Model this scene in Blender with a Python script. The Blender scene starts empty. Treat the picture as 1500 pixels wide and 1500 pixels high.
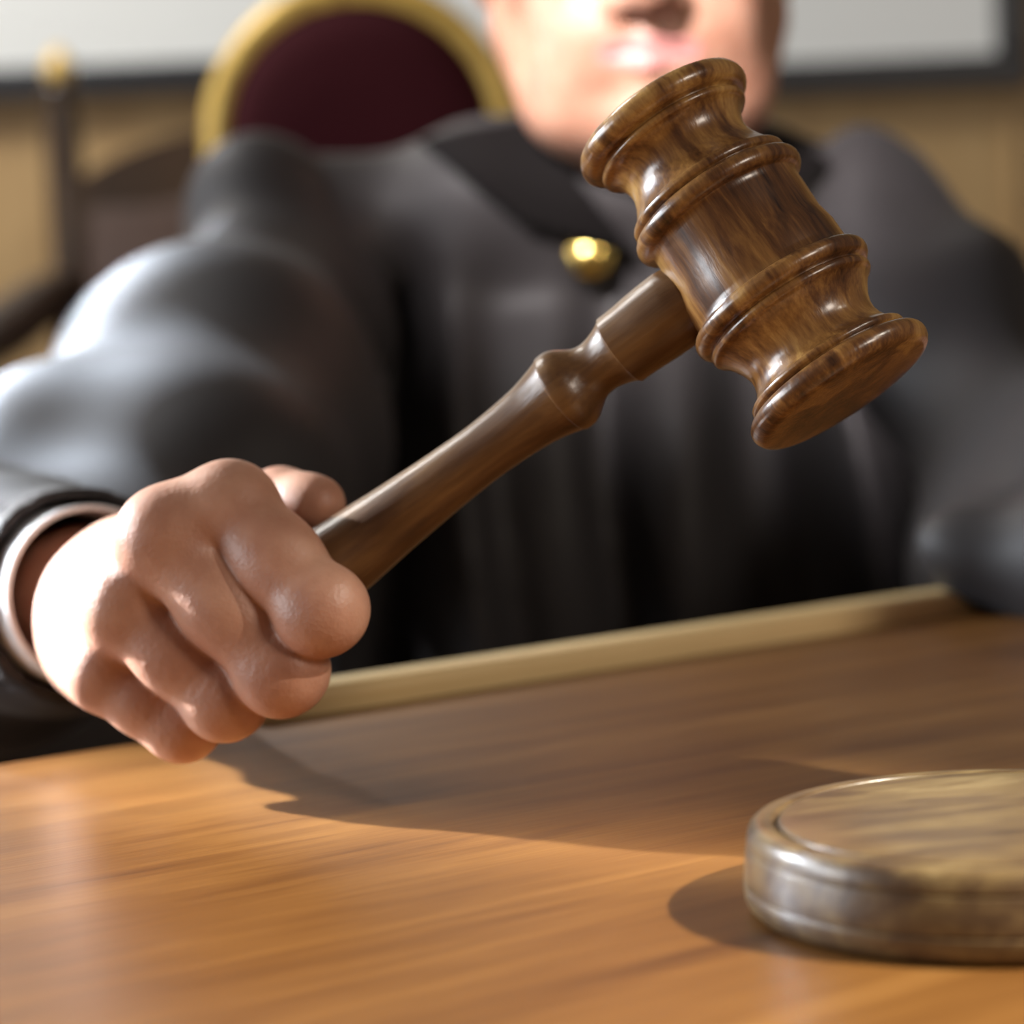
import bpy, bmesh, math, random
import numpy as np
from mathutils import Vector, Matrix
from mathutils.bvhtree import BVHTree

random.seed(3)
SC = bpy.context.scene
COL = SC.collection

# ------------------------------------------------------------------ camera
F = 4000.0                       # focal length in pixels of the 1500 px frame
CAM_H = 0.145
PITCH = math.radians(5.5)
ROLL = math.radians(2.5)
cam_data = bpy.data.cameras.new('camera')
cam = bpy.data.objects.new('camera', cam_data)
COL.objects.link(cam)
cam.location = (0, 0, CAM_H)
fwd = Vector((0, math.cos(PITCH), -math.sin(PITCH)))
right0 = Vector((1, 0, 0))
up0 = right0.cross(fwd)
right = right0 * math.cos(ROLL) - up0 * math.sin(ROLL)
up = up0 * math.cos(ROLL) + right0 * math.sin(ROLL)
Rm = Matrix((right, up, -fwd)).transposed()
cam.rotation_euler = Rm.to_euler()
cam_data.sensor_width = 36
cam_data.lens = 36 * F / 1500
cam_data.clip_start = 0.02
cam_data.dof.use_dof = True
cam_data.dof.focus_distance = 0.672
cam_data.dof.aperture_fstop = 8.5
SC.camera = cam

# ------------------------------------------------------------------ world, lights, exposure
SC.view_settings.view_transform = 'Standard'
SC.view_settings.look = 'None'
SC.view_settings.gamma = 1.0
SC.view_settings.use_curve_mapping = False
SC.view_settings.exposure = 0.0
world = bpy.data.worlds.new('room_light')
SC.world = world
world.use_nodes = True
bg = world.node_tree.nodes['Background']
bg.inputs[0].default_value = (1.0, 0.93, 0.87, 1)
bg.inputs[1].default_value = 0.07


def aim(o, target):
    d = Vector(target) - o.location
    o.rotation_euler = d.to_track_quat('-Z', 'Y').to_euler()


def area(name, loc, target, sx, sy, power, color, spread=180):
    l = bpy.data.lights.new(name, 'AREA')
    l.shape = 'RECTANGLE'
    l.size, l.size_y = sx, sy
    l.energy = power
    l.color = color
    l.spread = math.radians(spread)
    o = bpy.data.objects.new(name, l)
    COL.objects.link(o)
    o.location = loc
    aim(o, target)
    return o


def spot(name, loc, target, power, color, deg, blend, radius):
    l = bpy.data.lights.new(name, 'SPOT')
    l.energy = power
    l.color = color
    l.spot_size = math.radians(deg)
    l.spot_blend = blend
    l.shadow_soft_size = radius
    o = bpy.data.objects.new(name, l)
    COL.objects.link(o)
    o.location = loc
    aim(o, target)
    return o


area('window_daylight', (-1.70, 1.50, 0.56), (-0.10, 0.74, 0.05), 0.24, 0.26, 3.8, (0.86, 0.92, 1.0), 50)
spot('sun_patch', (-1.70, 1.56, 0.66), (-0.150, 0.782, 0.050), 1900, (0.92, 0.96, 1.0), 4.4, 0.8, 0.03)
area('side_window', (-1.7, 0.70, 0.32), (0.05, 0.70, 0.18), 0.8, 0.5, 20, (0.93, 0.96, 1.0))
spot('sleeve_rim_spot', (-1.1, 2.85, 1.25), (-0.27, 1.28, 0.17), 470, (0.78, 0.87, 1.0), 8.5, 1.0, 0.05)  # added narrow spot for the bright rim on the sleeve, not an actual window
spot('ceiling_lamp', (1.42, 0.08, 1.42), (-0.035, 0.43, 0.0), 500, (1.0, 0.92, 0.78), 15.5, 0.4, 0.035)
spot('face_fill_spot', (-0.75, -0.3, 1.4), (0.055, 1.31, 0.255), 720, (1.0, 0.93, 0.92), 7.5, 0.6, 0.06)  # added spot that brightens the face alone
area('front_fill', (1.2, -0.4, 0.95), (0.0, 0.8, 0.1), 0.35, 0.35, 12, (1.0, 0.87, 0.74))  # added warm fill from the front right, no window stands there
area('wall_wash', (-1.3, 2.0, 1.6), (-0.6, 3.0, 0.1), 0.6, 0.6, 42, (1.0, 0.97, 0.92))


# ------------------------------------------------------------------ helpers
def W(x, y, z):
    """camera axes (right, up, towards camera) to world"""
    return cam.location + right * x + up * y - fwd * z


def P(px, py, d):
    return W((px - 750) / F * d, (750 - py) / F * d, -d) if False else cam.location + right * ((px - 750) / F * d) + up * ((750 - py) / F * d) + fwd * d


def ray(px, py):
    return (right * ((px - 750) / F) + up * ((750 - py) / F) + fwd)


def G(px, py, z=0.0):
    r = ray(px, py)
    return cam.location + r * ((z - CAM_H) / r.z)


def link(name, me, mat=None, parent=None):
    o = bpy.data.objects.new(name, me)
    COL.objects.link(o)
    if mat is not None:
        me.materials.append(mat)
    if parent is not None:
        o.parent = parent
    return o


def empty(name, loc, label, cat, group=None):
    o = bpy.data.objects.new(name, None)
    COL.objects.link(o)
    o.location = loc
    o.empty_display_size = 0.02
    o['label'] = label
    o['category'] = cat
    if group:
        o['group'] = group
    return o


def mesh_np(name, v, f, smooth=True):
    me = bpy.data.meshes.new(name)
    me.from_pydata([tuple(p) for p in np.asarray(v, dtype=float)], [], [tuple(int(i) for i in q) for q in f])
    if smooth:
        me.polygons.foreach_set('use_smooth', [True] * len(me.polygons))
    me.update()
    return me


def lathe(name, prof, seg=96, smooth=True):
    """profile of (r, z) points from bottom to top; r=0 closes an end"""
    v, f = [], []
    rings = []
    for r, z in prof:
        if r <= 1e-7:
            rings.append([len(v)])
            v.append((0, 0, z))
        else:
            rings.append(list(range(len(v), len(v) + seg)))
            for i in range(seg):
                a = 2 * math.pi * i / seg
                v.append((r * math.cos(a), r * math.sin(a), z))
    for A, B in zip(rings[:-1], rings[1:]):
        for i in range(seg):
            j = (i + 1) % seg
            if len(A) == 1 and len(B) == 1:
                continue
            if len(A) == 1:
                f.append((A[0], B[j], B[i]))
            elif len(B) == 1:
                f.append((A[i], A[j], B[0]))
            else:
                f.append((A[i], A[j], B[j], B[i]))
    return mesh_np(name, v, f, smooth)


def smooth_profile(pts, n=6):
    """Catmull-Rom through (z, r) control points -> (r, z) list"""
    out = []
    P_ = [pts[0]] + list(pts) + [pts[-1]]
    for i in range(1, len(P_) - 2):
        p0, p1, p2, p3 = P_[i - 1], P_[i], P_[i + 1], P_[i + 2]
        for k in range(n):
            t = k / n
            q = []
            for c in range(2):
                q.append(0.5 * (2 * p1[c] + (p2[c] - p0[c]) * t + (2 * p0[c] - 5 * p1[c] + 4 * p2[c] - p3[c]) * t * t
                                + (3 * p1[c] - p0[c] - 3 * p2[c] + p3[c]) * t ** 3))
            out.append((max(q[1], 0), q[0]))
    out.append((pts[-1][1], pts[-1][0]))
    return out


def box_bm(bm, c, s, M=None, bevel=0.0, seg=2):
    r = bmesh.ops.create_cube(bm, size=1.0)
    vs = r['verts']
    for v in vs:
        v.co = Vector((v.co.x * s[0], v.co.y * s[1], v.co.z * s[2])) + Vector(c)
    if bevel > 0:
        es = list({e for v in vs for e in v.link_edges})
        b = bmesh.ops.bevel(bm, geom=es, offset=bevel, segments=seg, affect='EDGES', profile=0.5)
        vs = list({v for f in b['faces'] for v in f.verts} | {v for v in vs if v.is_valid})
    if M is not None:
        for v in vs:
            v.co = M @ v.co
    return vs


def bm_obj(name, bm, mat, parent=None, smooth=False):
    me = bpy.data.meshes.new(name)
    bmesh.ops.recalc_face_normals(bm, faces=bm.faces)
    bm.to_mesh(me)
    bm.free()
    if smooth:
        me.polygons.foreach_set('use_smooth', [True] * len(me.polygons))
    return link(name, me, mat, parent)


def tube(name, pts, radii, seg=16, cap=True):
    """round tube mesh through points"""
    pts = [Vector(p) for p in pts]
    v, f = [], []
    n = len(pts)
    prev = None
    for i, p in enumerate(pts):
        t = (pts[min(i + 1, n - 1)] - pts[max(i - 1, 0)]).normalized()
        if prev is None:
            a = Vector((0, 0, 1)) if abs(t.z) < 0.9 else Vector((1, 0, 0))
            s = t.cross(a).normalized()
        else:
            s = (prev - t * prev.dot(t)).normalized()
        prev = s
        q = t.cross(s)
        r = radii[i] if isinstance(radii, (list, tuple)) else radii
        for k in range(seg):
            a = 2 * math.pi * k / seg
            v.append(p + s * (r * math.cos(a)) + q * (r * math.sin(a)))
    for i in range(n - 1):
        for k in range(seg):
            j = (k + 1) % seg
            f.append((i * seg + k, i * seg + j, (i + 1) * seg + j, (i + 1) * seg + k))
    if cap:
        f.append(tuple(reversed(range(seg))))
        f.append(tuple(range((n - 1) * seg, n * seg)))
    return mesh_np(name, v, f)


# ------------------------------------------------------------------ signed distance modelling
class Sdf:
    def __init__(s, lo, hi, h):
        s.h = h
        s.ax = [np.arange(lo[i], hi[i] + h, h, dtype=np.float32) for i in range(3)]
        s.d = np.full([len(a) for a in s.ax], 1.0, np.float32)

    def _sl(s, lo, hi, m):
        r = []
        for i in range(3):
            a = int(np.searchsorted(s.ax[i], lo[i] - m))
            b = int(np.searchsorted(s.ax[i], hi[i] + m))
            r.append(slice(max(a, 0), max(b, 0)))
        g = [s.ax[0][r[0]][:, None, None], s.ax[1][r[1]][None, :, None], s.ax[2][r[2]][None, None, :]]
        return tuple(r), g

    @staticmethod
    def smin(a, b, k):
        h = np.clip(0.5 + 0.5 * (b - a) / k, 0, 1)
        return b * (1 - h) + a * h - k * h * (1 - h)

    def _put(s, sl, v, k, cut=False):
        if v.size == 0:
            return
        if cut:
            s.d[sl] = -s.smin(-s.d[sl], v, k)
        else:
            s.d[sl] = s.smin(s.d[sl], v, k)

    def cap(s, a, b, ra, rb=None, k=0.004, cut=False):
        rb = ra if rb is None else rb
        a = np.array(a, float)
        b = np.array(b, float)
        R = max(ra, rb)
        sl, (X, Y, Z) = s._sl(np.minimum(a, b) - R, np.maximum(a, b) + R, 2 * k + 4 * s.h)
        ba = b - a
        L = max(float(ba @ ba), 1e-12)
        t = np.clip(((X - a[0]) * ba[0] + (Y - a[1]) * ba[1] + (Z - a[2]) * ba[2]) / L, 0, 1)
        d = np.sqrt((X - a[0] - t * ba[0]) ** 2 + (Y - a[1] - t * ba[1]) ** 2 + (Z - a[2] - t * ba[2]) ** 2)
        s._put(sl, (d - (ra + (rb - ra) * t)).astype(np.float32), k, cut)
        return s

    def ell(s, c, r, R=None, k=0.004, cut=False):
        c = np.array(c, float)
        r = np.array(r, float)
        m = float(r.max())
        sl, (X, Y, Z) = s._sl(c - m, c + m, 2 * k + 4 * s.h)
        p = [X - c[0], Y - c[1], Z - c[2]]
        if R is not None:                      # rows of R: the ellipsoid's axes in world
            p = [R[i][0] * p[0] + R[i][1] * p[1] + R[i][2] * p[2] for i in range(3)]
        k0 = np.sqrt((p[0] / r[0]) ** 2 + (p[1] / r[1]) ** 2 + (p[2] / r[2]) ** 2)
        k1 = np.sqrt((p[0] / r[0] ** 2) ** 2 + (p[1] / r[1] ** 2) ** 2 + (p[2] / r[2] ** 2) ** 2)
        s._put(sl, (k0 * (k0 - 1) / np.maximum(k1, 1e-9)).astype(np.float32), k, cut)
        return s

    def chain(s, pts, rr, k=0.004):
        for i in range(len(pts) - 1):
            s.cap(pts[i], pts[i + 1], rr[i], rr[i + 1], k)
        return s

    def grid(s):
        return s.ax[0][:, None, None], s.ax[1][None, :, None], s.ax[2][None, None, :]

    def mesh(s):
        d = s.d
        ins = d < 0
        n = np.array(d.shape)
        c = np.zeros(n - 1, np.int8)
        offs = [(i, j, k) for i in (0, 1) for j in (0, 1) for k in (0, 1)]
        for o in offs:
            c += ins[o[0]:n[0] - 1 + o[0], o[1]:n[1] - 1 + o[1], o[2]:n[2] - 1 + o[2]]
        idx = np.argwhere((c > 0) & (c < 8))
        num = np.full(n - 1, -1, np.int64)
        num[idx[:, 0], idx[:, 1], idx[:, 2]] = np.arange(len(idx))
        acc = np.zeros((len(idx), 3))
        cnt = np.zeros(len(idx))
        for o in offs:
            for a in range(3):
                if o[a]:
                    continue
                q = list(o)
                q[a] = 1
                d0 = d[idx[:, 0] + o[0], idx[:, 1] + o[1], idx[:, 2] + o[2]].astype(float)
                d1 = d[idx[:, 0] + q[0], idx[:, 1] + q[1], idx[:, 2] + q[2]].astype(float)
                m = (d0 < 0) != (d1 < 0)
                t = np.where(m, d0 / np.where(m, d0 - d1, 1), 0)
                p = np.tile(np.array(o, float), (len(idx), 1))
                p[:, a] = t
                acc += np.where(m[:, None], p, 0)
                cnt += m
        pos = idx + acc / cnt[:, None]
        org = np.array([a[0] for a in s.ax], float)
        v = org + pos * s.h
        faces = []
        for a in range(3):
            b, e = (a + 1) % 3, (a + 2) % 3
            sl0 = [slice(None)] * 3
            sl1 = [slice(None)] * 3
            sl0[a] = slice(0, -1)
            sl1[a] = slice(1, None)
            A, B = ins[tuple(sl0)], ins[tuple(sl1)]
            e_ = np.argwhere(A != B)
            e_ = e_[(e_[:, b] > 0) & (e_[:, e] > 0) & (e_[:, b] < n[b] - 1) & (e_[:, e] < n[e] - 1)]
            if not len(e_):
                continue
            fl = A[e_[:, 0], e_[:, 1], e_[:, 2]]

            def cell(db, de):
                q = e_.copy()
                q[:, b] -= db
                q[:, e] -= de
                return num[q[:, 0], q[:, 1], q[:, 2]]
            q = np.stack([cell(1, 1), cell(0, 1), cell(0, 0), cell(1, 0)], 1)
            q[~fl] = q[~fl][:, ::-1]
            faces.append(q)
        f = np.concatenate(faces)
        f = f[(f >= 0).all(1)]
        return v, f


def relax(v, f, it=3, w=0.5):
    e = np.concatenate([f[:, [i, (i + 1) % 4]] for i in range(4)])
    e = np.concatenate([e, e[:, ::-1]])
    cnt = np.bincount(e[:, 0], minlength=len(v)).astype(float)
    for _ in range(it):
        s = np.stack([np.bincount(e[:, 0], weights=v[e[:, 1], c], minlength=len(v)) for c in range(3)], 1)
        v = v * (1 - w) + w * s / np.maximum(cnt, 1)[:, None]
    return v


# ------------------------------------------------------------------ materials
class NT:
    def __init__(s, name):
        s.m = bpy.data.materials.new(name)
        s.m.use_nodes = True
        s.t = s.m.node_tree
        s.b = s.t.nodes['Principled BSDF']

    def n(s, kind, **kw):
        o = s.t.nodes.new(kind)
        for k, v in kw.items():
            if k in o.inputs:
                o.inputs[k].default_value = v
            else:
                setattr(o, k, v)
        return o

    def l(s, a, b):
        s.t.links.new(a, b)

    def set(s, **kw):
        for k, v in kw.items():
            s.b.inputs[k.replace('_', ' ')].default_value = v
        return s


def ramp(nt, stops):
    r = nt.n('ShaderNodeValToRGB')
    el = r.color_ramp.elements
    while len(el) < len(stops):
        el.new(0.5)
    for e, (p, c) in zip(el, stops):
        e.position = p
        e.color = (*c, 1)
    return r


def wood(name, stops, scale, fine, rough=0.3, coat=0.3, bump=0.05, blotch=6.0, blotch_amt=0.5, rot=(0, 0, 0), spec=0.5):
    t = NT(name)
    tc = t.n('ShaderNodeTexCoord')
    mp = t.n('ShaderNodeMapping')
    mp.inputs['Scale'].default_value = scale
    mp.inputs['Rotation'].default_value = rot
    t.l(tc.outputs['Object'], mp.inputs['Vector'])
    n1 = t.n('ShaderNodeTexNoise', Scale=1.0, Detail=5.0, Roughness=0.6, Distortion=0.8)
    t.l(mp.outputs[0], n1.inputs['Vector'])
    mp2 = t.n('ShaderNodeMapping')
    mp2.inputs['Scale'].default_value = fine
    mp2.inputs['Rotation'].default_value = rot
    t.l(tc.outputs['Object'], mp2.inputs['Vector'])
    n2 = t.n('ShaderNodeTexNoise', Scale=1.0, Detail=3.0, Roughness=0.6)
    t.l(mp2.outputs[0], n2.inputs['Vector'])
    n3 = t.n('ShaderNodeTexNoise', Scale=blotch, Detail=2.0, Roughness=0.5)
    t.l(tc.outputs['Object'], n3.inputs['Vector'])
    a = t.n('ShaderNodeMath', operation='MULTIPLY_ADD')
    a.inputs[1].default_value = 0.30
    t.l(n2.outputs['Fac'], a.inputs[0])
    b = t.n('ShaderNodeMath', operation='MULTIPLY_ADD')
    b.inputs[1].default_value = blotch_amt
    t.l(n3.outputs['Fac'], b.inputs[0])
    t.l(n1.outputs['Fac'], b.inputs[2])
    t.l(b.outputs[0], a.inputs[2])
    c = t.n('ShaderNodeMath', operation='SUBTRACT')
    c.inputs[1].default_value = 0.15 + blotch_amt * 0.5
    t.l(a.outputs[0], c.inputs[0])
    r = ramp(t, stops)
    t.l(c.outputs[0], r.inputs['Fac'])
    t.l(r.outputs['Color'], t.b.inputs['Base Color'])
    bp = t.n('ShaderNodeBump', Strength=bump, Distance=0.001)
    t.l(n2.outputs['Fac'], bp.inputs['Height'])
    t.l(bp.outputs[0], t.b.inputs['Normal'])
    t.set(Roughness=rough, Specular_IOR_Level=spec, Coat_Weight=coat, Coat_Roughness=rough * 0.6)
    return t.m


def plain(name, col, rough=0.5, metal=0.0, noise=0.0, nscale=40, bump=0.0, sheen=0.0, coat=0.0, spec=0.5):
    t = NT(name)
    t.set(Base_Color=(*col, 1), Roughness=rough, Metallic=metal, Sheen_Weight=sheen, Coat_Weight=coat, Specular_IOR_Level=spec)
    tc = t.n('ShaderNodeTexCoord')
    n = t.n('ShaderNodeTexNoise', Scale=nscale, Detail=4.0)
    t.l(tc.outputs['Object'], n.inputs['Vector'])
    if noise:
        d = tuple(c * (1 - noise) for c in col)
        e = tuple(min(c * (1 + noise), 1) for c in col)
        r = ramp(t, [(0.3, d), (0.7, e)])
        t.l(n.outputs['Fac'], r.inputs['Fac'])
        t.l(r.outputs['Color'], t.b.inputs['Base Color'])
    if bump:
        b = t.n('ShaderNodeBump', Strength=bump, Distance=0.001)
        t.l(n.outputs['Fac'], b.inputs['Height'])
        t.l(b.outputs[0], t.b.inputs['Normal'])
    return t.m


GAVEL_WOOD = wood('gavel_wood', [(0.28, (0.026, 0.010, 0.005)), (0.44, (0.125, 0.052, 0.017)), (0.58, (0.27, 0.130, 0.038)), (0.76, (0.50, 0.29, 0.09))],
                  (85, 85, 16), (900, 900, 90), rough=0.3, coat=0.35, bump=0.12, blotch=28, blotch_amt=0.55)
HANDLE_WOOD = wood('handle_wood', [(0.15, (0.028, 0.013, 0.006)), (0.42, (0.105, 0.050, 0.020)), (0.65, (0.19, 0.098, 0.036)), (0.88, (0.33, 0.19, 0.075))],
                   (80, 80, 9), (700, 700, 40), rough=0.34, coat=0.2, bump=0.15, blotch=22, blotch_amt=0.45)
BLOCK_WOOD = wood('block_wood', [(0.2, (0.030, 0.015, 0.009)), (0.42, (0.105, 0.064, 0.032)), (0.58, (0.17, 0.112, 0.048)), (0.85, (0.34, 0.25, 0.12))],
                  (16, 110, 110), (80, 800, 800), rough=0.34, coat=0.25, bump=0.1, blotch=26, blotch_amt=0.6, rot=(0, 0, 0.5))
DESK_WOOD = wood('desk_wood', [(0.2, (0.060, 0.022, 0.006)), (0.42, (0.126, 0.051, 0.012)), (0.6, (0.178, 0.078, 0.019)), (0.82, (0.25, 0.120, 0.034))],
                 (3.5, 38, 38), (30, 420, 420), rough=0.38, coat=0.0, spec=0.25, bump=0.1, blotch=5, blotch_amt=0.35)
SUNLIT_EDGE_WOOD = wood('sunlit_edging_wood', [(0.2, (0.66, 0.46, 0.20)), (0.8, (0.86, 0.66, 0.34))], (4, 60, 60), (30, 400, 400), rough=0.35, coat=0.1)  # edging wood with sunlight put into its colour, so it stays bright in shade
PANEL_WOOD = wood('panel_wood', [(0.2, (0.36, 0.22, 0.09)), (0.8, (0.52, 0.35, 0.16))], (12, 12, 2), (80, 80, 8), rough=0.5, coat=0.0)
CHAIR_DARK = wood('dark_chair_wood', [(0.2, (0.02, 0.010, 0.005)), (0.8, (0.07, 0.035, 0.014))], (30, 30, 4), (300, 300, 30), rough=0.4)
FLOOR_WOOD = wood('floor_wood', [(0.2, (0.10, 0.05, 0.025)), (0.8, (0.22, 0.12, 0.06))], (3, 30, 30), (30, 300, 300), rough=0.4)
GOLD = plain('gilded_wood', (0.84, 0.54, 0.13), 0.4, 0.2, 0.25, 60, 0.1)
BRASS = plain('brass_button', (0.85, 0.62, 0.18), 0.22, 1.0, 0.05, 300)
BURGUNDY = plain('burgundy_velvet', (0.050, 0.006, 0.010), 0.9, 0, 0.15, 250, 0.15, spec=0.2)
BROWN_LEATHER = plain('brown_leather', (0.07, 0.035, 0.022), 0.5, 0, 0.2, 90, 0.1)
ROBE = plain('robe_cloth', (0.029, 0.026, 0.027), 0.56, 0, 0.12, 500, 0.10, sheen=0.03, spec=0.3)
ROBE_COLLAR = plain('robe_collar_cloth', (0.005, 0.004, 0.004), 0.85, 0, 0.1, 500, 0.05, spec=0.1)
SHIRT = plain('white_shirt_cloth', (0.78, 0.78, 0.80), 0.8, 0, 0.04, 700, 0.1)
BOARD_WHITE = plain('whiteboard_surface', (0.80, 0.82, 0.81), 0.35, 0, 0.02, 8)
BOARD_FRAME = plain('dark_frame_paint', (0.022, 0.022, 0.025), 0.4, 0, 0.1, 50)
HAIR = plain('dark_hair', (0.035, 0.022, 0.015), 0.5, 0, 0.4, 300, 0.5)
EYE_WHITE = plain('eye_white', (0.8, 0.78, 0.75), 0.15)
IRIS = plain('eye_iris', (0.06, 0.035, 0.02), 0.15)
LIPS = plain('lip_skin', (0.55, 0.24, 0.22), 0.42, 0, 0.1, 200, 0.1)


def skin_mat():
    t = NT('skin')
    tc = t.n('ShaderNodeTexCoord')
    n = t.n('ShaderNodeTexNoise', Scale=55.0, Detail=4.0, Roughness=0.55)
    t.l(tc.outputs['Object'], n.inputs['Vector'])
    r = ramp(t, [(0.3, (0.36, 0.165, 0.105)), (0.5, (0.44, 0.225, 0.15)), (0.72, (0.52, 0.29, 0.20))])
    t.l(n.outputs['Fac'], r.inputs['Fac'])
    t.l(r.outputs['Color'], t.b.inputs['Base Color'])
    v = t.n('ShaderNodeTexVoronoi', Scale=900.0)
    t.l(tc.outputs['Object'], v.inputs['Vector'])
    n2 = t.n('ShaderNodeTexNoise', Scale=260.0, Detail=5.0, Roughness=0.6)
    t.l(tc.outputs['Object'], n2.inputs['Vector'])
    ad = t.n('ShaderNodeMath', operation='MULTIPLY_ADD')
    ad.inputs[1].default_value = 0.35
    t.l(v.outputs['Distance'], ad.inputs[0])
    t.l(n2.outputs['Fac'], ad.inputs[2])
    b = t.n('ShaderNodeBump', Strength=0.18, Distance=0.0012)
    t.l(ad.outputs[0], b.inputs['Height'])
    t.l(b.outputs[0], t.b.inputs['Normal'])
    t.set(Roughness=0.48, Subsurface_Weight=0.12, Subsurface_Scale=0.006)
    t.b.inputs['Subsurface Radius'].default_value = (1.0, 0.35, 0.2)
    return t.m


SKIN = skin_mat()


def structure(o):
    o['kind'] = 'structure'
    return o


# ------------------------------------------------------------------ the room
FLOOR_Z = -0.75
WALL_Y = 3.0
bm = bmesh.new()
box_bm(bm, (0, 1.2, FLOOR_Z - 0.02), (5.0, 4.2, 0.04))
structure(bm_obj('floor', bm, FLOOR_WOOD))
bm = bmesh.new()
box_bm(bm, (0, WALL_Y + 0.05, 0.625), (5.0, 0.10, 2.75))
for i in range(-6, 7):           # upright battens over the panel joints
    box_bm(bm, (0.565 + 0.42 * i, WALL_Y - 0.002, 0.625), (0.012, 0.008, 2.75), bevel=0.002)
structure(bm_obj('wall_back', bm, PANEL_WOOD))

# whiteboards on the wall
def whiteboard(xa, xb, zpt, fw, label):
    x0, x1, zb = P(xa, 100, WALL_Y).x, P(xb, 100, WALL_Y).x, zpt
    wb = empty('whiteboard', ((x0 + x1) / 2, WALL_Y, zb), label, 'whiteboard')
    hh, w = 1.0, x1 - x0
    bm = bmesh.new()
    box_bm(bm, (0, -0.012, hh / 2), (w, 0.02, hh))
    bm_obj('panel', bm, BOARD_WHITE, wb)
    bm = bmesh.new()
    box_bm(bm, (0, -0.018, -fw / 2), (w + 2 * fw, 0.036, fw), bevel=0.004)
    box_bm(bm, (0, -0.018, hh + fw / 2), (w + 2 * fw, 0.036, fw), bevel=0.004)
    box_bm(bm, (-w / 2 - fw / 2, -0.018, hh / 2), (fw, 0.036, hh), bevel=0.004)
    box_bm(bm, (w / 2 + fw / 2, -0.018, hh / 2), (fw, 0.036, hh), bevel=0.004)
    bm_obj('frame', bm, BOARD_FRAME, wb)


whiteboard(-420, 800, P(150, 100, WALL_Y).z, 0.034, 'pale whiteboard in a dark frame on the wall behind the gilded chair')
whiteboard(905, 1446, P(1300, 90, WALL_Y).z, 0.036, 'pale whiteboard in a dark frame beside the judge\'s head, over bare panelling')

# ------------------------------------------------------------------ the desk
eL, eR = G(0, 1116), G(1370, 903)
ed = (eR - eL).normalized()
yaw = math.atan2(ed.y, ed.x)
inn = Vector((ed.y, -ed.x, 0))              # towards the camera side
org = eL - ed * 0.045
LEN, DEP, TH = 1.35, 1.30, 0.035
MD = Matrix.Translation(org) @ Matrix.Rotation(yaw, 4, 'Z')
desk = empty('desk', org, 'brown polished wooden desk with wooden edging painted sunlit-pale under the gavel block', 'desk')
desk.rotation_euler = (0, 0, yaw)
bm = bmesh.new()
box_bm(bm, (LEN / 2 - 0.2, -DEP / 2, -TH / 2), (LEN + 0.4, DEP, TH), bevel=0.004)
bm_obj('desktop', bm, DESK_WOOD, desk)
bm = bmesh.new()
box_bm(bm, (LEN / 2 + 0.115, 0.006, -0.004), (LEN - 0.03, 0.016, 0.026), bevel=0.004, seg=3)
o = bm_obj('edging', bm, SUNLIT_EDGE_WOOD, desk)
o['label'] = 'wooden edging, sunlight painted into its pale colour'
bm = bmesh.new()
box_bm(bm, (LEN - 0.10, -DEP / 2, (FLOOR_Z - TH) / 2), (0.04, DEP - 0.1, -FLOOR_Z - TH))
bm_obj('side_panel', bm, DESK_WOOD, desk)
bm = bmesh.new()
box_bm(bm, (LEN / 2 - 0.2, -DEP + 0.08, (FLOOR_Z - TH) / 2), (LEN + 0.2, 0.03, -FLOOR_Z - TH))
bm_obj('front_panel', bm, DESK_WOOD, desk)

# ------------------------------------------------------------------ sound block
bc = G(1457, 1197, 0.019)
bc.z = 0.0
block = empty('sound_block', bc, 'round turned wooden sound block with two grooves lying on the desk', 'sound block')
block.rotation_euler = (0, 0, 0.3)
prof = [(0.0, 0.0002), (0.0508, 0.0002), (0.0522, 0.0006), (0.0534, 0.0018), (0.0541, 0.0034), (0.0543, 0.0048), (0.05435, 0.00555), (0.0543, 0.0058), (0.0537, 0.00605), (0.0537, 0.0063), (0.0542, 0.00655), (0.05425, 0.0068),
        (0.0540, 0.0100), (0.05355, 0.0139), (0.0535, 0.01415), (0.0529, 0.0144), (0.0529, 0.01465), (0.0534, 0.0149), (0.0534, 0.0152), (0.0531, 0.0170), (0.0526, 0.0184), (0.0518, 0.0192), (0.0508, 0.0195),
        (0.0480, 0.01955), (0.0476, 0.0193), (0.0475, 0.0180), (0.0466, 0.0178), (0.0, 0.0178)]
link('base', lathe('base', prof, 128), BLOCK_WOOD, block)
prof = [(0.0, 0.0175), (0.0462, 0.0175), (0.0466, 0.0190), (0.0463, 0.0195), (0.0455, 0.0197), (0.02, 0.0198), (0.0, 0.0198)]
link('striking_disc', lathe('striking_disc', prof, 128), BLOCK_WOOD, block)

# ------------------------------------------------------------------ gavel
D_HEAD = 0.70
HC = P(1099, 370, D_HEAD)
a_c = Vector((0.516, -0.819, 0.25)).normalized()
a_w = (right * a_c.x + up * a_c.y - fwd * a_c.z).normalized()
u_c = Vector((0.805, 0.593, 0))
s_ = -(u_c.x * a_c.x + u_c.y * a_c.y) / a_c.z
u_c.z = s_
u_c.normalize()
u_w = (right * u_c.x + up * u_c.y - fwd * u_c.z).normalized()
u_w = (u_w - a_w * u_w.dot(a_w)).normalized()
HL = 0.212                                   # head centre to the handle's butt end
BUTT = HC - u_w * HL
gavel = empty('gavel', BUTT, 'turned brown wooden gavel with ringed head held in the judge\'s fist', 'gavel')


def frame_at(origin, zaxis, xhint):
    z = zaxis.normalized()
    x = (xhint - z * xhint.dot(z)).normalized()
    y = z.cross(x)
    M = Matrix((x, y, z)).transposed().to_4x4()
    return Matrix.Translation(origin) @ M


cm = 0.01
def bead(tc_, rb_, w_, h_, n_=9, a0=0.0, a1=180.0):
    return [(tc_ - w_ * math.cos(math.radians(a0 + (a1 - a0) * k / n_)), rb_ + h_ * math.sin(math.radians(a0 + (a1 - a0) * k / n_))) for k in range(n_ + 1)]


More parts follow.
